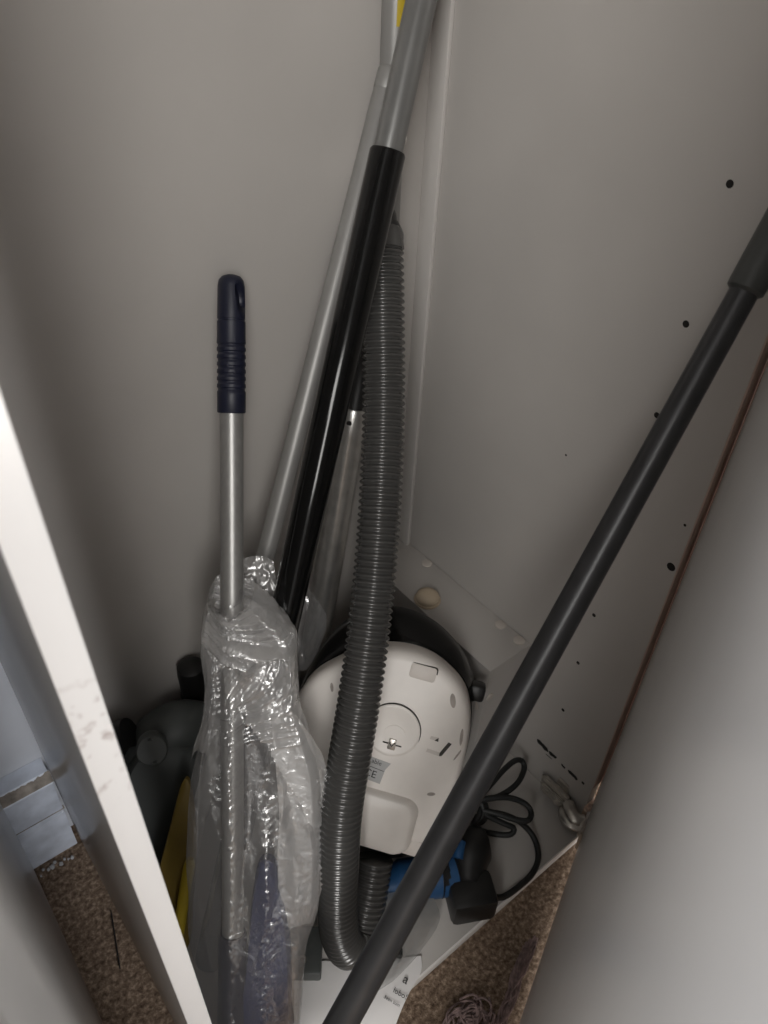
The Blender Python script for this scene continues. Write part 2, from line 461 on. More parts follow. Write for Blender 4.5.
# concealed hinge: cup arm on the door, mounting plate on the panel
def hinge(z0):
    parts = []
    def bxg(lo, hi, mt=None, bev=0.0012):
        bm = bmesh.new(); bmesh.ops.create_cube(bm, size=1.0)
        for v in bm.verts: v.co = V([lo[i] + (v.co[i]+0.5)*(hi[i]-lo[i]) for i in range(3)])
        bmesh.ops.bevel(bm, geom=bm.edges[:], offset=bev, segments=2, affect='EDGES')
        if mt is not None: bm.transform(mt)
        r = ([v.co.copy() for v in bm.verts], [tuple(v.index for v in f.verts) for f in bm.faces]); bm.free(); return r
    # plate wings against the panel
    parts.append(bxg((0.5850, 0.268, z0-0.022), (0.5888, 0.288, z0+0.022)))
    parts.append(bxg((0.5745, 0.258, z0-0.0125), (0.5850, 0.308, z0+0.0125), bev=0.004))
    parts.append(bxg((0.5690, 0.264, z0-0.0075), (0.5745, 0.302, z0+0.0075), bev=0.002))
    for yy in (0.272, 0.292):
        parts.append(sweep_geo([V((0.570, yy, z0)), V((0.5665, yy, z0))], [0.0042, 0.0036], 12))
    # curved links over to the door
    pts = catmull([(0.578, 0.260, z0+0.005), (0.572, 0.250, z0+0.005), (0.570, 0.240, z0+0.004), (0.576, 0.230, z0+0.003)], 6)
    parts.append(sweep_geo(pts, 0.0056, 10, True, 1.5))
    pts = catmull([(0.578, 0.262, z0-0.006), (0.568, 0.254, z0-0.006), (0.564, 0.242, z0-0.006), (0.572, 0.228, z0-0.006)], 6)
    parts.append(sweep_geo(pts, 0.0056, 10, True, 1.5))
    # cup plate on the inner door face
    parts.append(bxg((0.020, -0.001, z0-0.024), (0.058, 0.0035, z0+0.016), dm, 0.0015))
    c0 = dm @ V((0.036, 0.0, z0-0.004)); c1 = dm @ V((0.036, 0.007, z0-0.004))
    parts.append(sweep_geo([c0, c1], [0.0135, 0.0115], 18))
    vs, fs = merge(parts)
    return data('hinge', vs, fs, M['steel'], door)
hinge(0.042)

# ================================================================== NEIGHBOURING CABINET
cb = empty('cabinet', (-0.24, 0.42, 0))
tag(cb, 'grey white cabinet side standing beside the wardrobe gap', 'cabinet')
CH = 0.90
box('side_panel', (-0.038, 0.095, 0.0), (-0.021, 0.628, CH), M['cabinet'], cb, 0.0008)
box('side_panel', (-0.46, 0.095, 0.0), (-0.443, 0.628, CH), M['cabinet'], cb, 0.0008)
box('back_panel', (-0.4425, 0.622, 0.0), (-0.0385, 0.628, CH), M['cabinet'], cb, 0)
box('door', (-0.46, 0.076, 0.03), (-0.021, 0.0935, CH), M['cabinet'], cb, 0.0008)
box('base_board', (-0.4425, 0.096, 0.0), (-0.0385, 0.6215, 0.03), M['cabinet'], cb, 0.0008)
box('top_panel', (-0.462, 0.074, CH), (-0.019, 0.629, CH+0.016), M['cabinet'], cb, 0.0008)

# ================================================================== VACUUM CLEANER
C0 = V((0.3474, 0.3823, 0.2310))
U = V((0.6208, -0.7768, -0.1057)); W_ = V((0.4654, 0.2567, 0.8470)); Nn = V((-0.6308, -0.5751, 0.5209))
VM = frame(C0, U, W_, Nn)
def vl(u, v, z=0.0): return VM @ V((u, v, z))
vac = empty('vacuum_cleaner', (0.40, 0.43, 0.0185))
tag(vac, 'canister vacuum cleaner stood on end, white underside out, with grey ribbed hose', 'vacuum cleaner')
plate_o = [(-0.028, 0.115), (0.004, 0.1195), (0.034, 0.114), (0.066, 0.095), (0.083, 0.068), (0.0905, 0.030), (0.092, -0.02), (0.0925, -0.066), (0.088, -0.090), (0.070, -0.104),
           (0.03, -0.107), (-0.055, -0.107), (-0.094, -0.104), (-0.112, -0.090), (-0.117, -0.066), (-0.1165, -0.02), (-0.115, 0.028), (-0.102, 0.060), (-0.074, 0.088), (-0.052, 0.105)]
shell_o = [(-0.030, 0.147), (0.004, 0.146), (0.034, 0.135), (0.064, 0.112), (0.086, 0.080), (0.096, 0.030), (0.096, -0.02), (0.092, -0.075), (0.080, -0.130), (0.060, -0.165),
           (0.025, -0.178), (-0.050, -0.178), (-0.084, -0.165), (-0.104, -0.130), (-0.117, -0.075), (-0.121, -0.02), (-0.119, 0.030), (-0.110, 0.070), (-0.088, 0.112), (-0.060, 0.137)]
pc, sc_ = V((-0.012, 0.0)), V((-0.012, -0.01))
po = [V((p.x, p.y)) for p in catmull([(a, b, 0) for a, b in plate_o], 5, True)]
so = [V((p.x, p.y)) for p in catmull([(a, b, 0) for a, b in shell_o], 5, True)]
def ring(o, c, s, z): return [vl(c.x+(p.x-c.x)*s, c.y+(p.y-c.y)*s, z) for p in o]
vs, fs = loft([ring(po, pc, 0.985, -0.046), ring(po, pc, 1.0, -0.040), ring(po, pc, 1.0, -0.018), ring(po, pc, 0.992, -0.010), ring(po, pc, 0.972, -0.0045),
               ring(po, pc, 0.94, -0.0012), ring(po, pc, 0.90, 0.0)])
under = data('underside', vs, fs, M['vac'], vac)
mid = [[a.lerp(b, t) for a, b in zip(po, so)] for t in (0.35, 0.75)]
vs, fs = loft([ring(po, pc, 0.97, -0.034), ring(po, pc, 1.012, -0.036), ring(mid[0], pc, 1.012, -0.046), ring(mid[1], pc, 1.005, -0.062), ring(so, sc_, 1.0, -0.078),
               ring(so, sc_, 0.97, -0.094), ring(so, sc_, 0.88, -0.106), ring(so, sc_, 0.70, -0.112), ring(so, sc_, 0.3, -0.114)])
data('upper_shell', vs, fs, M['black_gloss'], vac)
# raised pad at the nozzle end
def rrect(cx, cy, hw, hh, r, n=5):
    pts = []
    for (sx, sy, a0) in ((1, 1, 0), (-1, 1, 90), (-1, -1, 180), (1, -1, 270)):
        for i in range(n+1):
            a = math.radians(a0 + 90*i/n)
            pts.append(V((cx+sx*(hw-r)+r*math.cos(a), cy+sy*(hh-r)+r*math.sin(a))))
    return pts
pad = rrect(-0.012, -0.084, 0.064, 0.033, 0.016); pcn = V((-0.012, -0.084))
vs, fs = loft([ring(pad, pcn, 1.10, -0.012), ring(pad, pcn, 1.06, 0.001), ring(pad, pcn, 1.02, 0.006), ring(pad, pcn, 0.98, 0.0095), ring(pad, pcn, 0.92, 0.011), ring(pad, pcn, 0.5, 0.0115)])
data('nozzle_pad', vs, fs, M['vac'], under)
# clips under the pad at the right
for u0, v0, a, b in ((0.060, -0.108, 0.012, 0.010), (0.080, -0.101, 0.009, 0.012)):
    box('clip', (u0-a, v0-b, -0.012), (u0+a, v0+b, -0.001), M['vac2'], under, 0.002, mtx=VM)
# hatch near the top
hp = rrect(0.0195, 0.1012, 0.0150, 0.0085, 0.0035); hc = V((0.0195, 0.1012))
vs, fs = loft([ring(hp, hc, 1.09, -0.003), ring(hp, hc, 1.09, -0.0006)]); 
data('hatch_gap', vs, fs, M['vacline'], under, smooth=False)
vs, fs = loft([ring(hp, hc, 1.0, -0.003), ring(hp, hc, 1.0, 0.0002), ring(hp, hc, 0.92, 0.0007)])
data('hatch', vs, fs, M['vac2'], under)
# caster recess: dished ring, dark seam on its far side, caster block and axle
cc = V((0.003, 0.026)); cr = 0.0315
def circ(r, z, k=40): return [vl(cc.x+r*math.cos(2*math.pi*i/k), cc.y+r*math.sin(2*math.pi*i/k), z) for i in range(k)]
vs, fs = loft([circ(cr, -0.002), circ(cr, 0.0010), circ(cr-0.0015, 0.0022), circ(cr-0.004, 0.0022), circ(cr-0.009, 0.0008)])
data('caster_ring', vs, fs, M['vac'], under)
seam = [vl(cc.x+(cr+0.0004)*math.cos(math.radians(a)), cc.y+(cr+0.0004)*math.sin(math.radians(a)), 0.0008) for a in range(-10, 171, 6)]
tube('seam', seam, [0.00012 + 0.0009*math.sin(math.pi*i/(len(seam)-1))**0.6 for i in range(len(seam))], M['vacline'], under, 8)
vs, fs = loft([[vl(cc.x+0.003+0.013*math.cos(2*math.pi*i/24), cc.y-0.006+0.013*math.sin(2*math.pi*i/24), z) for i in range(24)] for z in (0.0005, 0.0016)])
data('caster_seat', vs, fs, M['vac'], under)
box('caster', (0.0015, 0.0035, 0.0005), (0.0105, 0.0165, 0.0035), M['steel'], under, 0.001, mtx=VM)
tube('axle', [vl(-0.005, 0.010, 0.0020), vl(0.017, 0.010, 0.0020)], 0.0008, M['vacline'], under, 8)
tube('axle', [vl(0.003, 0.012, 0.0038), vl(0.006, 0.008, 0.0038), vl(0.009, 0.013, 0.0038)], 0.0009, M['vacline'], under, 6)
# slots
def flat_poly(name, pts, material, parent, z0=-0.001, z1=0.0005):
    p = [V(q) for q in pts]
    vs, fs = loft([[vl(q.x, q.y, z0) for q in p], [vl(q.x, q.y, z1) for q in p]])
    return data(name, vs, fs, material, parent, smooth=False)
flat_poly('slot', [(0.0455, 0.0120), (0.0605, 0.0110), (0.0610, 0.0150), (0.0465, 0.0160)], M['vac2'], under)
flat_poly('slot', [(0.0610, 0.0110), (0.0640, 0.0120), (0.0715, 0.0290), (0.0675, 0.0300), (0.0610, 0.0150)], M['vacline'], under)
flat_poly('slot', [(0.0460, 0.0280), (0.0560, 0.0275), (0.0555, 0.0320), (0.0465, 0.0315)], M['vac2'], under)
flat_poly('slot', [(0.0515, 0.0278), (0.0562, 0.0275), (0.0555, 0.0320)], M['vacline'], under, z1=0.0008)
def oval(c, a, b, rot, material, name='moulded_mark'):
    p = []
    for i in range(16):
        t = 2*math.pi*i/16; x, y = a*math.cos(t), b*math.sin(t)
        p.append((c[0]+x*math.cos(rot)-y*math.sin(rot), c[1]+x*math.sin(rot)+y*math.cos(rot)))
    flat_poly(name, p, material, under)
M['vac3'] = mat('dull_brown_plastic', (0.36, 0.32, 0.29), 0.6, var=0.2, vscale=120)  # darker tone for the dents, oval and small slot
oval((0.064, -0.036), 0.0048, 0.0020, 0.35, M['vac3'])
oval((0.060, 0.079), 0.0085, 0.0032, 1.9, M['vac3'])
oval((0.080, 0.040), 0.0100, 0.0018, 1.7, M['vac3'])
oval((0.081, 0.018), 0.0075, 0.0010, 1.2, M['vac3'])
oval((-0.0770, 0.0555), 0.0055, 0.0018, 1.9, M['vac3'])
# rating sticker
flat_poly('rating_sticker', [(-0.034, -0.0105), (0.0105, -0.0140), (0.0060, -0.0230), (0.0040, -0.0415), (-0.036, -0.0385)], M['tag'], under, z1=0.0006)
tx = frame(vl(0, 0, 0.0007), (U*0.998 - W_*0.07), (W_*0.998 + U*0.07), Nn)
text_mesh('print', 'able', 0.0075, tx @ Matrix.Translation((-0.0105, -0.0195, 0)), M['ink'], under)
text_mesh('print', 'CE', 0.0125, tx @ Matrix.Translation((-0.0150, -0.0365, 0)), M['ink'], under)
flat_poly('print', [(-0.014, -0.0232), (0.0050, -0.0250), (0.0050, -0.0256), (-0.014, -0.0238)], M['ink'], under, z0=0.0005, z1=0.0008)
# bumper knob on the shell's right shoulder
box('latch', (0.080, 0.066, -0.075), (0.0985, 0.086, -0.050), M['black'], vac, 0.004, mtx=VM)

# ribbed hose
hose_c = [(0.490, 0.600, 0.729), (0.472, 0.572, 0.676), (0.441, 0.526, 0.593), (0.398, 0.473, 0.516), (0.352, 0.423, 0.440), (0.304, 0.379, 0.361), (0.259, 0.344, 0.267),
          (0.241, 0.326, 0.212), (0.228, 0.309, 0.146), (0.222, 0.297, 0.095), (0.230, 0.289, 0.058), (0.252, 0.298, 0.050), (0.275, 0.313, 0.076), (0.300, 0.334, 0.112)]
path = resample(catmull(hose_c, 14), 0.0068/6)
HR = 0.0222
rib = (-0.0030, -0.0012, 0.0, 0.0, -0.0012, -0.0030)
vs, fs = sweep_geo(path, [HR + rib[i % 6] for i in range(len(path))], 36)
hose = data('hose', vs, fs, M['hose'], vac)
hose.data.set_sharp_from_angle(angle=math.radians(85))
# smooth cuff, bent black handle and the metal wand it carries
d = (V(hose_c[0]) - V(hose_c[1])).normalized()
lathe('hose_cuff', V(hose_c[0]) - d*0.012, V(hose_c[0]) + d, [(0, 0.0226), (0.014, 0.0222), (0.020, 0.0200)], M['hose'], vac)
ko = V((0.0035, 0.0040, 0.0))
lathe('handle_collar', V(hose_c[0]) - d*0.016 + ko, V(hose_c[0]) + d + ko, [(0, 0.0200), (0.004, 0.0216), (0.018, 0.0212), (0.028, 0.0170)], M['black'], vac)
WT = V((0.4745, 0.6190, 0.5270)); WB = V((0.345, 0.5660, 0.030))
wdir = (WB-WT).normalized()
hpts = catmull([V(hose_c[0]) - d*0.004, V(hose_c[0]) + d*0.010, (0.500, 0.613, 0.742), (0.497, 0.618, 0.735), (0.488, 0.621, 0.690), WT - wdir*0.06, WT + wdir*0.015], 8)
tube('handle', hpts, [0.0150]*len(hpts), M['black'], vac, 18)
lathe('wand', WT, WB, [(0, 0.0165), (0.004, 0.0180), (0.034, 0.0180), (0.040, 0.0174), (0.30, 0.0184), ((WB-WT).length, 0.0184)], M['chrome'], vac, 28)
disc('catch_button', WT + wdir*0.013 + V((-0.0136, -0.0112, 0.002)), (-0.77, -0.63, 0.1), 0.0032, 0.0008, M['hole'], vac)

# ================================================================== POLES
def unit(a, b): return (V(b)-V(a)).normalized()
# flat mop with navy grip, wrapped in the bag
T0, B0 = V((0.331, 0.6240, 0.716)), V((0.086, 0.3030, 0.045))
md = unit(T0, B0); ML = (B0-T0).length
mop = empty('flat_mop', (0.080, 0.296, 0.02))
tag(mop, 'flat mop with grey metal handle and ridged navy grip, foot in plastic bag', 'mop')
GL = 0.1275
gp = [(0.0, 0.004), (0.0015, 0.0085), (0.005, 0.0115), (0.010, 0.0125), (0.0400, 0.0130), (0.0405, 0.0124), (0.0418, 0.0124), (0.0424, 0.0132), (0.058, 0.0132)]
for i in range(7):
    s = 0.060 + i*0.0068
    gp += [(s, 0.0134), (s+0.0026, 0.0136), (s+0.0036, 0.0126), (s+0.0056, 0.0126), (s+0.0066, 0.0134)]
gp += [(0.110, 0.0134), (GL-0.001, 0.0134), (GL, 0.0126)]
grip = lathe('grip', T0, B0, gp, M['navy'], mop, 32)
# hanging hole cut through the grip's head
cuta = V((0.80, -0.58, 0.10)).normalized()
cc0 = T0 + md*0.0185 + V((0.0030, -0.0105, 0.002))
cut = tube('cutter', [cc0 - cuta*0.003, cc0 - cuta*0.002, cc0 + cuta*0.03], [0.006, 0.0115, 0.0135], M['hole'], None, 24, 0.62)
md_ = grip.modifiers.new('hole', 'BOOLEAN'); md_.operation = 'DIFFERENCE'; md_.object = cut; md_.solver = 'EXACT'
dg = bpy.context.evaluated_depsgraph_get()
nm = bpy.data.meshes.new_from_object(grip.evaluated_get(dg))
grip.modifiers.clear(); grip.data = nm; nm.materials.clear(); nm.materials.append(M['navy'])
bpy.data.objects.remove(cut)
lathe('handle', T0 + md*(GL-0.004), B0, [(0, 0.0112), (ML-GL-0.09, 0.0112)], M['alu'], mop, 28)
lathe('socket', T0 + md*(ML-0.115), B0, [(0, 0.0135), (0.004, 0.0150), (0.05, 0.0158), (0.112, 0.0170), (0.115, 0.0150)], M['navy'], mop, 24)
# folded mop plate beside the socket, with its cloth
pu = V((0.781, -0.623, 0.042)); pu = (pu - md*pu.dot(md)).normalized(); pn = md.cross(pu).normalized()
pm = frame(B0, pu, -md, -pn if pn.z < 0 else pn)
outl = [(0.006, 0.0), (0.060, 0.0), (0.062, 0.03), (0.060, 0.10), (0.054, 0.150), (0.046, 0.190), (0.036, 0.200), (0.026, 0.192), (0.020, 0.15), (0.014, 0.08), (0.008, 0.03)]
oo = catmull([(a, b, 0) for a, b in outl], 4, True)
oc = V((0.036, 0.09, 0))
vs, fs = loft([[pm @ V((oc.x+(p.x-oc.x)*s, max(-0.02, oc.y+(p.y-oc.y)*s), z)) for p in oo] for s, z in ((0.9, -0.012), (1.0, -0.008), (1.0, 0.004), (0.9, 0.010))])
data('mop_plate', vs, fs, M['navy_cloth'], mop)

# telescopic pole: black sleeve with grey tube above
bt, bb_ = V((0.4702, 0.5716, 0.818)), V((0.104, 0.3895, 0.030))
tp = empty('telescopic_pole', (0.104, 0.3895, 0.0185))
tag(tp, 'telescopic pole of thick glossy black sleeve with grey inner tube', 'pole')
bd = unit(bb_, bt); bl = (bt-bb_).length
lathe('sleeve', bb_, bt, [(-0.008, 0.0150), (-0.006, 0.0165), (bl-0.002, 0.0165), (bl, 0.0155)], M['black_gloss'], tp, 32)
lathe('inner_tube', bt - bd*0.02, bt + bd, [(0, 0.0135), (0.245, 0.0135), (0.248, 0.012)], M['alu_dark'], tp, 28)
disc('sticker', bt + bd*0.010 + V((0.0105, -0.0085, 0.0)), (0.78, -0.62, 0), 0.0035, 0.0006, M['cap'], tp)
# plain grey broom handle
g0, g1 = V((0.120, 0.4885, 0.030)), V((0.4961, 0.6162, 0.8457))
gd = unit(g0, g1)
gpole = empty('broom_handle', (0.120, 0.4885, 0.0185))
tag(gpole, 'plain matt grey handle slanting just behind the black sleeve', 'handle')
lathe('tube', g0, g1, [(-0.006, 0.0088), (-0.003, 0.0104), ((g1-g0).length+0.026, 0.0104), ((g1-g0).length+0.028, 0.009)], M['alu_mat'], gpole, 24)
lathe('end_cap', g1 + gd*0.012, g1 + gd, [(0, 0.0107), (0.016, 0.0107), (0.019, 0.0085)], M['alu_mat'], gpole, 24)
# upright grey tube with yellow sticker standing on the ledge
s0, s1 = V((0.5245, 0.6345, 0.2505)), V((0.5245, 0.6345, 1.08))
st = empty('upright_tube', (0.5245, 0.6345, 0.2505))
tag(st, 'upright grey tube with yellow sticker standing in the back corner', 'pole')
lathe('tube', s0, s1, [(0, 0.0120), (0.003, 0.0132), (0.826, 0.0132), (0.83, 0.012)], M['alu_mat'], st, 28)
yv, yf = [], []
for i in range(9):
    a = math.radians(-126 + i*8)
    for z in (0.905, 1.00): yv.append((0.5245 + 0.0136*math.cos(a), 0.6345 + 0.0136*math.sin(a), z))
for i in range(8): yf.append((2*i, 2*i+2, 2*i+3, 2*i+1))
data('sticker', yv, yf, M['yellow'], st)
# dark pole leaning across the opening
dt, db = V((0.5182, 0.2367, 0.7960)), V((0.0075, 0.1762, 0.010))
dp = empty('extension_pole', (0.0075, 0.1762, 0.0))
tag(dp, 'dark grey metal pole with thicker grip leaning across the wardrobe opening', 'pole')
dd = unit(db, dt); dl = (dt-db).length
lathe('shaft', db, dt, [(0, 0.0150), (0.004, 0.0162), (0.26, 0.0142), (dl+0.01, 0.0100)], M['darkpole'], dp, 32)
lathe('grip', dt, dt + dd, [(-0.002, 0.0106), (0.0, 0.0128), (0.004, 0.0131), (0.066, 0.0131), (0.070, 0.0115)], M['darkgrip'], dp, 32)

# ================================================================== PLASTIC BAG
bag = empty('plastic_bag', (0.09, 0.275, 0.0185))
tag(bag, 'crumpled clear plastic bag pulled up around the pole feet', 'bag')
BS = [((0.2344, 0.5036, 0.4611), 0.0137), ((0.2375, 0.4922, 0.4448), 0.0267), ((0.2380, 0.4803, 0.4261), 0.0398), ((0.2335, 0.4681, 0.4031), 0.0451), ((0.2217, 0.4493, 0.3680), 0.0443),
      ((0.2144, 0.4347, 0.3404), 0.0497), ((0.2008, 0.4166, 0.3044), 0.0612), ((0.1862, 0.3988, 0.2681), 0.0657), ((0.1684, 0.3749, 0.2233), 0.0682), ((0.1495, 0.3512, 0.1780), 0.0676),
      ((0.1285, 0.3290, 0.1319), 0.0590), ((0.1150, 0.3037, 0.0857), 0.0510), ((0.1040, 0.2820, 0.0450), 0.0440), ((0.1000, 0.2750, 0.0230), 0.0400)]
cs = catmull([b[0] for b in BS], 26); hw = catmull([(b[1], 0, 0) for b in BS], 26)
RT = V((0.7818, -0.6235, 0.0)); FW = V((-0.6235, -0.7818, 0.0))   # across the bag, towards the room
NS = len(cs); NA = 168
def ridged(p): return 1.0 - 2.0*abs(noise.noise(p))
def bag_shell(name, i0, i1, grow, seed, material, crinkle=1.0, diag=False):
    vs, fs = [], []
    for i in range(i0, i1):
        s = i/(NS-1); c = cs[i]; a = max(hw[i].x, 0.010) + grow
        mopp = T0 + md*((T0.z - c.z)/(-md.z))                      # where the mop handle crosses this height
        mx = (mopp - c).dot(RT); my = (mopp - c).dot(FW)
        tw = max(0.0, min(1.0, (0.40-s)/0.2))                      # twisted upper part
        for k in range(NA):
            th = 2*math.pi*k/NA
            x = math.cos(th); front = math.sin(th)
            X = x*a
            prof = math.sqrt(max(0.0, 1-x*x))
            if front >= 0:
                y = prof*(0.014 + 0.014*tw) + 0.004
                # clings to the handle and to the mop plate
                hug = my + 0.014 + 0.010*math.exp(-((X-mx)/0.013)**2)
                if s > 0.5: hug = max(hug, my + 0.012 + 0.010*math.exp(-((X-mx-0.036)/0.014)**2)*min(1, (s-0.5)/0.15))
                y = max(y, (hug + grow)*min(1.0, prof*2.2) )
            else:
                y = min(-prof*0.018, (my - 0.015 - grow)*min(1.0, prof*2.2))
            # long soft folds, running down the bag below and slanting across it in the twist
            dia = X*(34 + 46*tw) - s*(3 + 62*tw)
            fold = noise.noise((dia + seed, s*(5 - 3*tw) + seed, X*6)) + 0.5*noise.noise((dia*2.1, s*9, seed + 4.0))
            amp = (0.0038 + 0.0105*tw)*prof
            # sharp crinkles bunch along the clinging ridges
            near = math.exp(-((X-mx)/0.0085)**2)*0.9 + (math.exp(-((X-mx-0.036)/0.0075)**2) if s > 0.5 else 0) + 0.22*tw
            patch = max(0.0, noise.noise((X*28 + seed, s*15, 7.7)))*1.3
            cr = ridged((X*230, s*85, seed)) + 0.6*ridged((X*120 - s*60, s*130, seed + 2))
            dn = amp*fold + 0.0026*crinkle*cr*min(1.0, near*0.9 + patch*0.45 + 0.04)
            p = c + RT*(X + (0.004*noise.noise((s*14, x*2, 11 + seed)))*abs(x)**5) + FW*(y + (dn if front >= 0 else -dn*0.8))
            if i == i0: p += V((0, 0, 0.010*noise.noise((x*2.5, front*2.5, 5 + seed))))
            p.z = max(p.z, 0.0205)
            p.x = max(p.x, 0.0600)
            vs.append(p)
    n_ = i1 - i0
    for i in range(n_-1):
        for k in range(NA):
            k2 = (k+1) % NA
            if diag:                                               # the fold ends along a slanting, ragged hem
                xx = math.cos(2*math.pi*k/NA)
                if i > n_*(0.54 + 0.36*xx*(1 if math.sin(2*math.pi*k/NA) > 0 else -0.6) + 0.06*noise.noise((xx*3, k*0.05, 2.0))): continue
            fs.append((i*NA+k, i*NA+k2, (i+1)*NA+k2, (i+1)*NA+k))
    o = data(name, vs, fs, material, bag)
    o.data.set_sharp_from_angle(angle=math.radians(180))
    return o
bag_shell('bag_body', 0, NS, 0.0, 1.0, M['bag'])
bag_shell('bag_twist', 8, int(NS*0.62), 0.004, 23.0, M['bag_fold'], 1.3, True)

def sheet(name, corners, nu, nv, amp, material, parent, seed, curl=0.0, zmin=None):
    """crumpled patch through a grid of guide points (rows of equal length)"""
    rows = [catmull(r, nu) for r in corners]
    cols = [catmull([r[j] for r in rows], nv) for j in range(len(rows[0]))]
    nC, nR = len(cols), len(cols[0]); vs, fs = [], []
    for i in range(nR):
        for j in range(nC):
            p = cols[j][i]
            n_ = V((-0.5, -0.6, 0.6))
            p = p + n_*amp*(ridged(p*60 + V((seed, 0, 0)))*0.7 + 0.5*ridged(p*140)) + V((0.3, -0.3, 0.2))*amp*noise.noise(p*35 + V((0, seed, 0)))
            if zmin: p.z = max(p.z, zmin)
            vs.append(p)
    for i in range(nR-1):
        for j in range(nC-1):
            fs.append((i*nC+j, i*nC+j+1, (i+1)*nC+j+1, (i+1)*nC+j))
    o = data(name, vs, fs, material, parent)
    o.data.set_sharp_from_angle(angle=math.radians(180))
    return o
sheet('bag_flap', [[(0.226, 0.424, 0.378), (0.240, 0.408, 0.366), (0.246, 0.398, 0.352)], [(0.214, 0.398, 0.330), (0.240, 0.386, 0.325), (0.256, 0.372, 0.308)],
                   [(0.198, 0.370, 0.270), (0.222, 0.356, 0.262), (0.240, 0.345, 0.250)], [(0.178, 0.345, 0.212), (0.202, 0.332, 0.203), (0.222, 0.322, 0.196)],
                   [(0.160, 0.322, 0.150), (0.178, 0.314, 0.146), (0.192, 0.309, 0.142)]], 14, 14, 0.0022, M['bag_fold'], bag, 3)
sheet('bag_flap', [[(0.268, 0.536, 0.458), (0.284, 0.526, 0.461), (0.294, 0.516, 0.455)], [(0.262, 0.524, 0.440), (0.278, 0.512, 0.440), (0.290, 0.505, 0.436)],
                   [(0.252, 0.508, 0.420), (0.266, 0.496, 0.418), (0.280, 0.490, 0.414)]], 14, 14, 0.0036, M['bag_fold'], bag, 8)
sheet('bag_flap', [[(0.318, 0.508, 0.420), (0.322, 0.506, 0.418), (0.326, 0.504, 0.414)], [(0.300, 0.494, 0.400), (0.318, 0.488, 0.396), (0.333, 0.476, 0.382)],
                   [(0.282, 0.474, 0.374), (0.300, 0.466, 0.364), (0.312, 0.462, 0.356)], [(0.272, 0.462, 0.350), (0.282, 0.458, 0.346), (0.292, 0.456, 0.342)]], 10, 12, 0.0022, M['bag'], bag, 15)

# ================================================================== FLOOR CLUTTER
# printed sheet at the front edge
pap = empty('printed_sheet', (0.22, 0.25, 0.0185))
tag(pap, 'white printed sheet hanging over the front edge of the wardrobe base', 'sheet')
rows = [[(0.178, 0.330, 0.0205), (0.215, 0.302, 0.0208), (0.255, 0.272, 0.0206), (0.302, 0.242, 0.0206)], [(0.162, 0.302, 0.0215), (0.200, 0.275, 0.0225), (0.240, 0.250, 0.0220), (0.290, 0.2290, 0.0206)],
        [(0.146, 0.278, 0.0225), (0.184, 0.252, 0.0240), (0.220, 0.232, 0.0225), (0.262, 0.2195, 0.0200)], [(0.130, 0.252, 0.0215), (0.166, 0.230, 0.0205), (0.200, 0.216, 0.0190), (0.236, 0.2075, 0.0150)],
        [(0.116, 0.232, 0.0205), (0.150, 0.212, 0.0160), (0.182, 0.200, 0.0120), (0.214, 0.194, 0.0070)]]
rw = [catmull(r, 8) for r in rows]; cl = [catmull([r[j] for r in rw], 8) for j in range(len(rw[0]))]
nC, nR = len(cl), len(cl[0]); vs = []
for off in (0.0, -0.0006):
    for i in range(nR):
        for j in range(nC): vs.append(cl[j][i] + V((0, 0, off)))
fs = []; o2 = nC*nR
for i in range(nR-1):
    for j in range(nC-1):
        q = i*nC+j
        fs += [(q, q+1, q+nC+1, q+nC), (o2+q, o2+q+nC, o2+q+nC+1, o2+q+1)]
for i in range(nR-1): fs += [(i*nC, (i+1)*nC, o2+(i+1)*nC, o2+i*nC), (i*nC+nC-1, o2+i*nC+nC-1, o2+(i+1)*nC+nC-1, (i+1)*nC+nC-1)]
for j in range(nC-1): fs += [(j, o2+j, o2+j+1, j+1), ((nR-1)*nC+j, (nR-1)*nC+j+1, o2+(nR-1)*nC+j+1, o2+(nR-1)*nC+j)]
sheet_o = data('sheet', vs, fs, M['paper'], pap)
tang = math.radians(-66)
def put_text(body, size, x, y, z):
    text_mesh('print', body, size, Matrix.Translation((x, y, z)) @ Matrix.Rotation(tang, 4, 'Z'), M['ink'], sheet_o)
put_text('a', 0.0150, 0.2650, 0.2340, 0.0232)
put_text('lobo!', 0.0082, 0.2500, 0.2325, 0.0234)
put_text('3een suin', 0.0052, 0.2380, 0.2340, 0.0236)
# milky film over the sheet
film = sheet('plastic_film', [[(0.292, 0.320, 0.055), (0.322, 0.300, 0.060), (0.350, 0.282, 0.050)], [(0.270, 0.290, 0.046), (0.304, 0.272, 0.058), (0.342, 0.256, 0.036)],
                              [(0.236, 0.270, 0.036), (0.266, 0.256, 0.040), (0.300, 0.2445, 0.0280)], [(0.205, 0.252, 0.0262), (0.230, 0.2440, 0.0262), (0.264, 0.2400, 0.0262)]], 14, 14, 0.0016, M['film'], None, 21, zmin=0.0245)
tag(film, 'milky translucent plastic film lying on the printed sheet', 'plastic film')
# dark block with a screw under the bag
blk = empty('dark_block', (0.19, 0.32, 0.0185))
tag(blk, 'small charcoal plastic block with screw hole beside the hose bend', 'block')
bmx = Matrix.Translation((0.188, 0.322, 0.0)) @ Matrix.Rotation(math.radians(-38), 4, 'Z')
box('body', (-0.030, -0.022, 0.0225), (0.022, 0.030, 0.046), M['dgrey'], blk, 0.003, mtx=bmx)
vs, fs = merge([sweep_geo(catmull([bmx @ V((0.004*math.cos(a), -0.008+0.004*math.sin(a), 0.0465)) for a in [math.radians(t) for t in range(-60, 201, 30)]], 3), 0.0011, 8)])
data('screw_hook', vs, fs, M['steel'], blk)
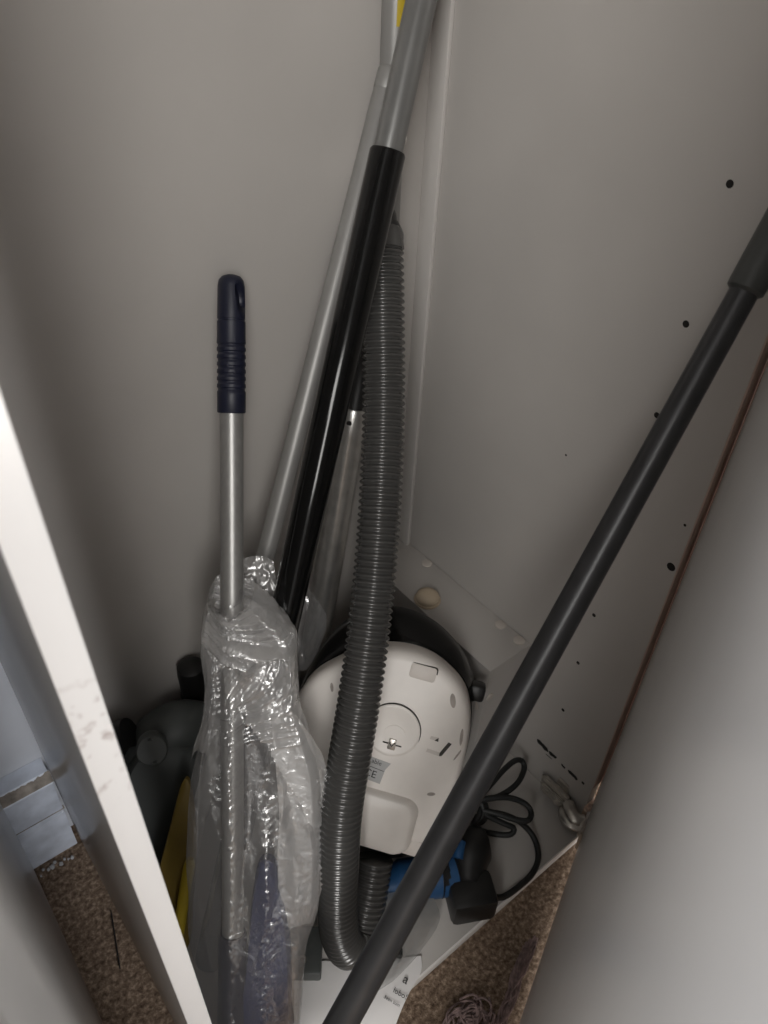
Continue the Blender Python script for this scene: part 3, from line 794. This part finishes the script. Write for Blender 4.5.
# second small dark block below the pole
b2 = box('rubber_wedge', (-0.020, -0.012, 0.0262), (0.016, 0.012, 0.046), M['black_rub'], None, 0.003,
         mtx=Matrix.Translation((0.272, 0.268, 0)) @ Matrix.Rotation(math.radians(-38), 4, 'Z'))
tag(b2, 'small black rubber wedge beneath the milky film', 'wedge')

# blue and black hand tool with round button
tool = empty('hand_tool', (0.39, 0.27, 0.0185))
tag(tool, 'blue and black plastic hand tool lying on the wardrobe base', 'tool')
pts = catmull([(0.306, 0.326, 0.046), (0.330, 0.316, 0.048), (0.352, 0.302, 0.050), (0.372, 0.290, 0.050), (0.388, 0.283, 0.050)], 6)
tube('barrel', pts, [0.014 + 0.011*min(1, i/6) for i in range(len(pts))], M['blue'], tool, 20)
pts = catmull([(0.372, 0.292, 0.050), (0.384, 0.286, 0.050), (0.398, 0.298, 0.051), (0.414, 0.305, 0.054), (0.424, 0.312, 0.052)], 6)
tube('collar', pts, [0.0275 - 0.0006*i for i in range(len(pts))], M['black'], tool, 20)
tm = Matrix.Translation((0.388, 0.247, 0)) @ Matrix.Rotation(math.radians(-28), 4, 'Z')
box('battery_block', (-0.030, -0.020, 0.0186), (0.026, 0.024, 0.066), M['black'], tool, 0.007, mtx=tm)
pts = catmull([(0.392, 0.262, 0.050), (0.404, 0.274, 0.054), (0.418, 0.286, 0.056), (0.432, 0.292, 0.054), (0.442, 0.290, 0.048)], 6)
tube('grip', pts, [0.019, 0.019, 0.0195, 0.020, 0.0205, 0.021, 0.022, 0.023, 0.024, 0.025, 0.026, 0.0265, 0.027, 0.027, 0.027, 0.0265, 0.026, 0.0255, 0.025, 0.024, 0.023, 0.021, 0.018, 0.014, 0.008], M['black'], tool, 22)
pts = catmull([(0.394, 0.286, 0.074), (0.402, 0.292, 0.077), (0.410, 0.297, 0.077)], 5)
tube('trigger', pts, 0.0070, M['blue'], tool, 14)
disc('button', (0.4085, 0.3125, 0.078), (-0.3, -0.3, 0.9), 0.0075, 0.003, M['cap'], tool, 20)
# coiled black cable
cable = empty('power_cable', (0.47, 0.30, 0.0185))
tag(cable, 'black power cable bunched in loops beside the vacuum cleaner', 'cable')
cp = [(0.432, 0.332, 0.050), (0.448, 0.330, 0.072), (0.470, 0.328, 0.078), (0.500, 0.332, 0.080), (0.530, 0.338, 0.076), (0.556, 0.341, 0.068), (0.566, 0.336, 0.062), (0.560, 0.327, 0.058), (0.535, 0.318, 0.058), (0.500, 0.318, 0.064),
      (0.478, 0.326, 0.068), (0.490, 0.320, 0.068), (0.510, 0.308, 0.064), (0.524, 0.291, 0.058), (0.523, 0.278, 0.054), (0.512, 0.274, 0.052), (0.498, 0.286, 0.054), (0.482, 0.306, 0.058), (0.470, 0.320, 0.058),
      (0.478, 0.306, 0.050), (0.492, 0.288, 0.042), (0.497, 0.281, 0.038), (0.488, 0.280, 0.034), (0.470, 0.296, 0.034), (0.456, 0.312, 0.040), (0.464, 0.318, 0.050), (0.482, 0.308, 0.056), (0.504, 0.286, 0.046),
      (0.513, 0.262, 0.032), (0.503, 0.240, 0.0238), (0.480, 0.2285, 0.0232), (0.450, 0.2275, 0.0232), (0.428, 0.230, 0.0238), (0.412, 0.236, 0.034)]
tube('cord', resample(catmull(cp, 10), 0.0035), 0.0039, M['black_rub'], cable, 12)
tp_ = []
for k in range(5):
    base = V((0.466 - 0.008*k, 0.322 + 0.001*k, 0.058 - 0.006*k))
    q = [base + V((0.014*math.cos(t)*(1+0.2*k), 0.010*math.sin(t), 0.013*math.sin(t + k))) for t in [i*math.pi/5 for i in range(11)]]
    tp_.append(sweep_geo(catmull(q, 4), 0.0040, 10))
vs, fs = merge(tp_)
data('cord_bundle', vs, fs, M['black_rub'], cable)
# cream knob on the ledge
kn = empty('cream_cap', (0.532, 0.522, 0.249))
tag(kn, 'round cream plastic cap resting on the white ledge', 'cap')
lathe('dome', (0.532, 0.522, 0.2495), (0.532, 0.522, 0.30), [(0, 0.016), (0.006, 0.0165), (0.010, 0.015), (0.013, 0.011), (0.0145, 0.005)], M['cream'], kn, 24)
lathe('rim', (0.532, 0.522, 0.2492), (0.532, 0.522, 0.30), [(0, 0.0175), (0.002, 0.0185), (0.0035, 0.0175)], M['cream'], kn, 24)

# charcoal floor nozzle with swivel knuckle in the dark corner
nz = empty('floor_nozzle', (0.15, 0.56, 0.0185))
tag(nz, 'charcoal floor nozzle with round swivel joint in dark back corner', 'nozzle')
nm_ = frame((0.140, 0.545, 0.130), (0.80, -0.45, -0.40), (0.42, 0.30, 0.86), (-0.40, -0.80, 0.30))
o_ = catmull([(-0.050, -0.115, 0), (0.0, -0.125, 0), (0.040, -0.100, 0), (0.055, -0.02, 0), (0.045, 0.045, 0), (0.010, 0.070, 0), (-0.030, 0.062, 0), (-0.052, 0.01, 0)], 5, True)
vs, fs = loft([[nm_ @ V((p.x*s, p.y*s, z)) for p in o_] for s, z in ((0.86, -0.020), (1.0, -0.014), (1.0, 0.004), (0.93, 0.011), (0.5, 0.014))])
vs = [V((max(p.x, 0.066), min(p.y, 0.640), max(p.z, 0.020))) for p in vs]
nb = data('body', vs, fs, M['dgrey'], nz)
jc = V((0.136, 0.541, 0.232)); jn = V((-0.25, -0.72, 0.62)).normalized()
lathe('swivel', jc - jn*0.022, jc + jn, [(0, 0.017), (0.024, 0.0175), (0.026, 0.016), (0.0262, 0.0125), (0.024, 0.0120)], M['dgrey'], nz, 26)
disc('pivot_pin', jc + jn*0.0005, jn, 0.0040, 0.0025, M['hole'], nz)
pts = catmull([(0.130, 0.580, 0.150), (0.150, 0.590, 0.168), (0.178, 0.588, 0.180), (0.206, 0.584, 0.172), (0.226, 0.578, 0.140), (0.234, 0.572, 0.09)], 6)
tube('neck', pts, [0.026, 0.027, 0.028, 0.029, 0.030, 0.031, 0.032, 0.033, 0.034, 0.034, 0.034, 0.034, 0.034, 0.034, 0.034, 0.033, 0.032, 0.031, 0.030, 0.029, 0.028, 0.028, 0.027, 0.027, 0.026, 0.026, 0.026, 0.025, 0.025, 0.025, 0.025], M['dgrey'], nz, 20)
pts = catmull([(0.118, 0.618, 0.02), (0.113, 0.616, 0.12), (0.108, 0.612, 0.16), (0.116, 0.606, 0.195), (0.130, 0.598, 0.206)], 6)
tube('bracket', pts, 0.018, M['black'], nz, 14)
# short black tube standing behind
bkt = empty('black_tube', (0.222, 0.628, 0.0185))
tag(bkt, 'short black plastic tube standing against the back panel', 'tube')
lathe('tube', (0.2330, 0.6270, 0.0186), (0.2280, 0.6270, 0.235), [(0, 0.0185), (0.200, 0.0180), (0.209, 0.0170), (0.213, 0.0120)], M['black'], bkt, 22)
lathe('collar', (0.2300, 0.6270, 0.160), (0.2280, 0.6270, 0.235), [(0, 0.0186), (0.002, 0.0200), (0.016, 0.0200), (0.018, 0.0186)], M['black'], bkt, 22)
# yellow dustpan standing on edge
dpn = empty('yellow_dustpan', (0.12, 0.45, 0.0185))
tag(dpn, 'yellow dustpan standing on edge between left panel and plastic bag', 'dustpan')
ym = frame((0.108, 0.462, 0.102), (0.66, -0.72, -0.15), (0.40, 0.36, 0.842), (-0.55, -0.62, 0.55))
yo = catmull([(-0.028, -0.090, 0), (0.020, -0.090, 0), (0.022, -0.02, 0), (0.018, 0.05, 0), (0.006, 0.110, 0), (-0.004, 0.112, 0), (-0.014, 0.05, 0), (-0.024, -0.02, 0)], 5, True)
vs, fs = loft([[ym @ V((p.x*s, p.y*s, z)) for p in yo] for s, z in ((0.96, -0.008), (1.0, -0.006), (1.0, 0.001), (0.94, 0.003))])
vs = [V((max(p.x, 0.066), p.y, max(p.z, 0.020))) for p in vs]
data('pan', vs, fs, M['yellow_dk'], dpn)
pts = [ym @ V(q) for q in ((0.016, 0.028, 0.006), (0.014, -0.01, 0.009), (0.012, -0.05, 0.009), (0.010, -0.078, 0.007))]
tube('rib', catmull(pts, 5), [0.004] + [0.0068]*14 + [0.005], M['yellow'], dpn, 12)

# frayed yarn in front of the door
yr = []
for i in range(26):
    a0 = V((0.420 + rnd.uniform(-0.012, 0.014), 0.176 + rnd.uniform(-0.006, 0.004), 0.006))
    pts = [a0]
    for k in range(1, 6):
        t = k/5
        pts.append(V((0.420 - 0.095*t + rnd.uniform(-0.007, 0.007), 0.174 - 0.040*t + rnd.uniform(-0.006, 0.006), 0.004 + rnd.uniform(0, 0.010))))
    yr.append(sweep_geo(catmull(pts, 4), 0.0013, 6))
for i in range(30):
    c_ = V((0.302 + rnd.uniform(-0.016, 0.016), 0.158 + rnd.uniform(-0.010, 0.010), 0.004))
    R_ = rnd.uniform(0.008, 0.022); ph = rnd.uniform(0, 6)
    pts = [c_ + V((R_*math.cos(ph+k*0.9), R_*0.7*math.sin(ph+k*0.9), 0.004 + 0.010*abs(math.sin(ph*2+k)))) for k in range(6)]
    yr.append(sweep_geo(catmull(pts, 4), 0.0013, 6))
vs, fs = merge(yr)
yo_ = data('frayed_yarn', vs, fs, M['thread'], None)
tag(yo_, 'frayed dusty pink yarn bunched on the carpet at the door foot', 'yarn', kind='stuff')
# thin dark wire lying on the carpet in the gap
wr = tube('thin_wire', catmull([(0.036, 0.522, 0.003), (0.030, 0.500, 0.0032), (0.022, 0.470, 0.003), (0.017, 0.452, 0.0028)], 5), [0.0004]+[0.0009]*14+[0.0006], M['hole'], None, 8)
tag(wr, 'thin dark wire lying on the carpet in the gap', 'wire')
# plaster crumbs at the foot of the skirting
for i in range(9):
    bm = bmesh.new(); bmesh.ops.create_icosphere(bm, subdivisions=2, radius=1.0)
    r = rnd.uniform(0.0014, 0.0034)
    for v in bm.verts: v.co = v.co*r*(1 + 0.55*noise.noise(v.co*1.6 + V((i*9, 0, 0))))
    zm = min(v.co.z for v in bm.verts)
    for v in bm.verts: v.co += V((rnd.uniform(0, 0), 0, -zm))
    me = bpy.data.meshes.new('plaster_crumb'); bm.to_mesh(me); bm.free()
    o = link_mesh('plaster_crumb', me, M['plaster'])
    o.location = (-0.016 + 0.0050*i + rnd.uniform(-0.001, 0.001), 0.621 + rnd.uniform(-0.006, 0.004), 0.0003)
    tag(o, 'tiny plaster crumb on the carpet against the skirting board', 'crumb', 'plaster crumbs along the skirting')
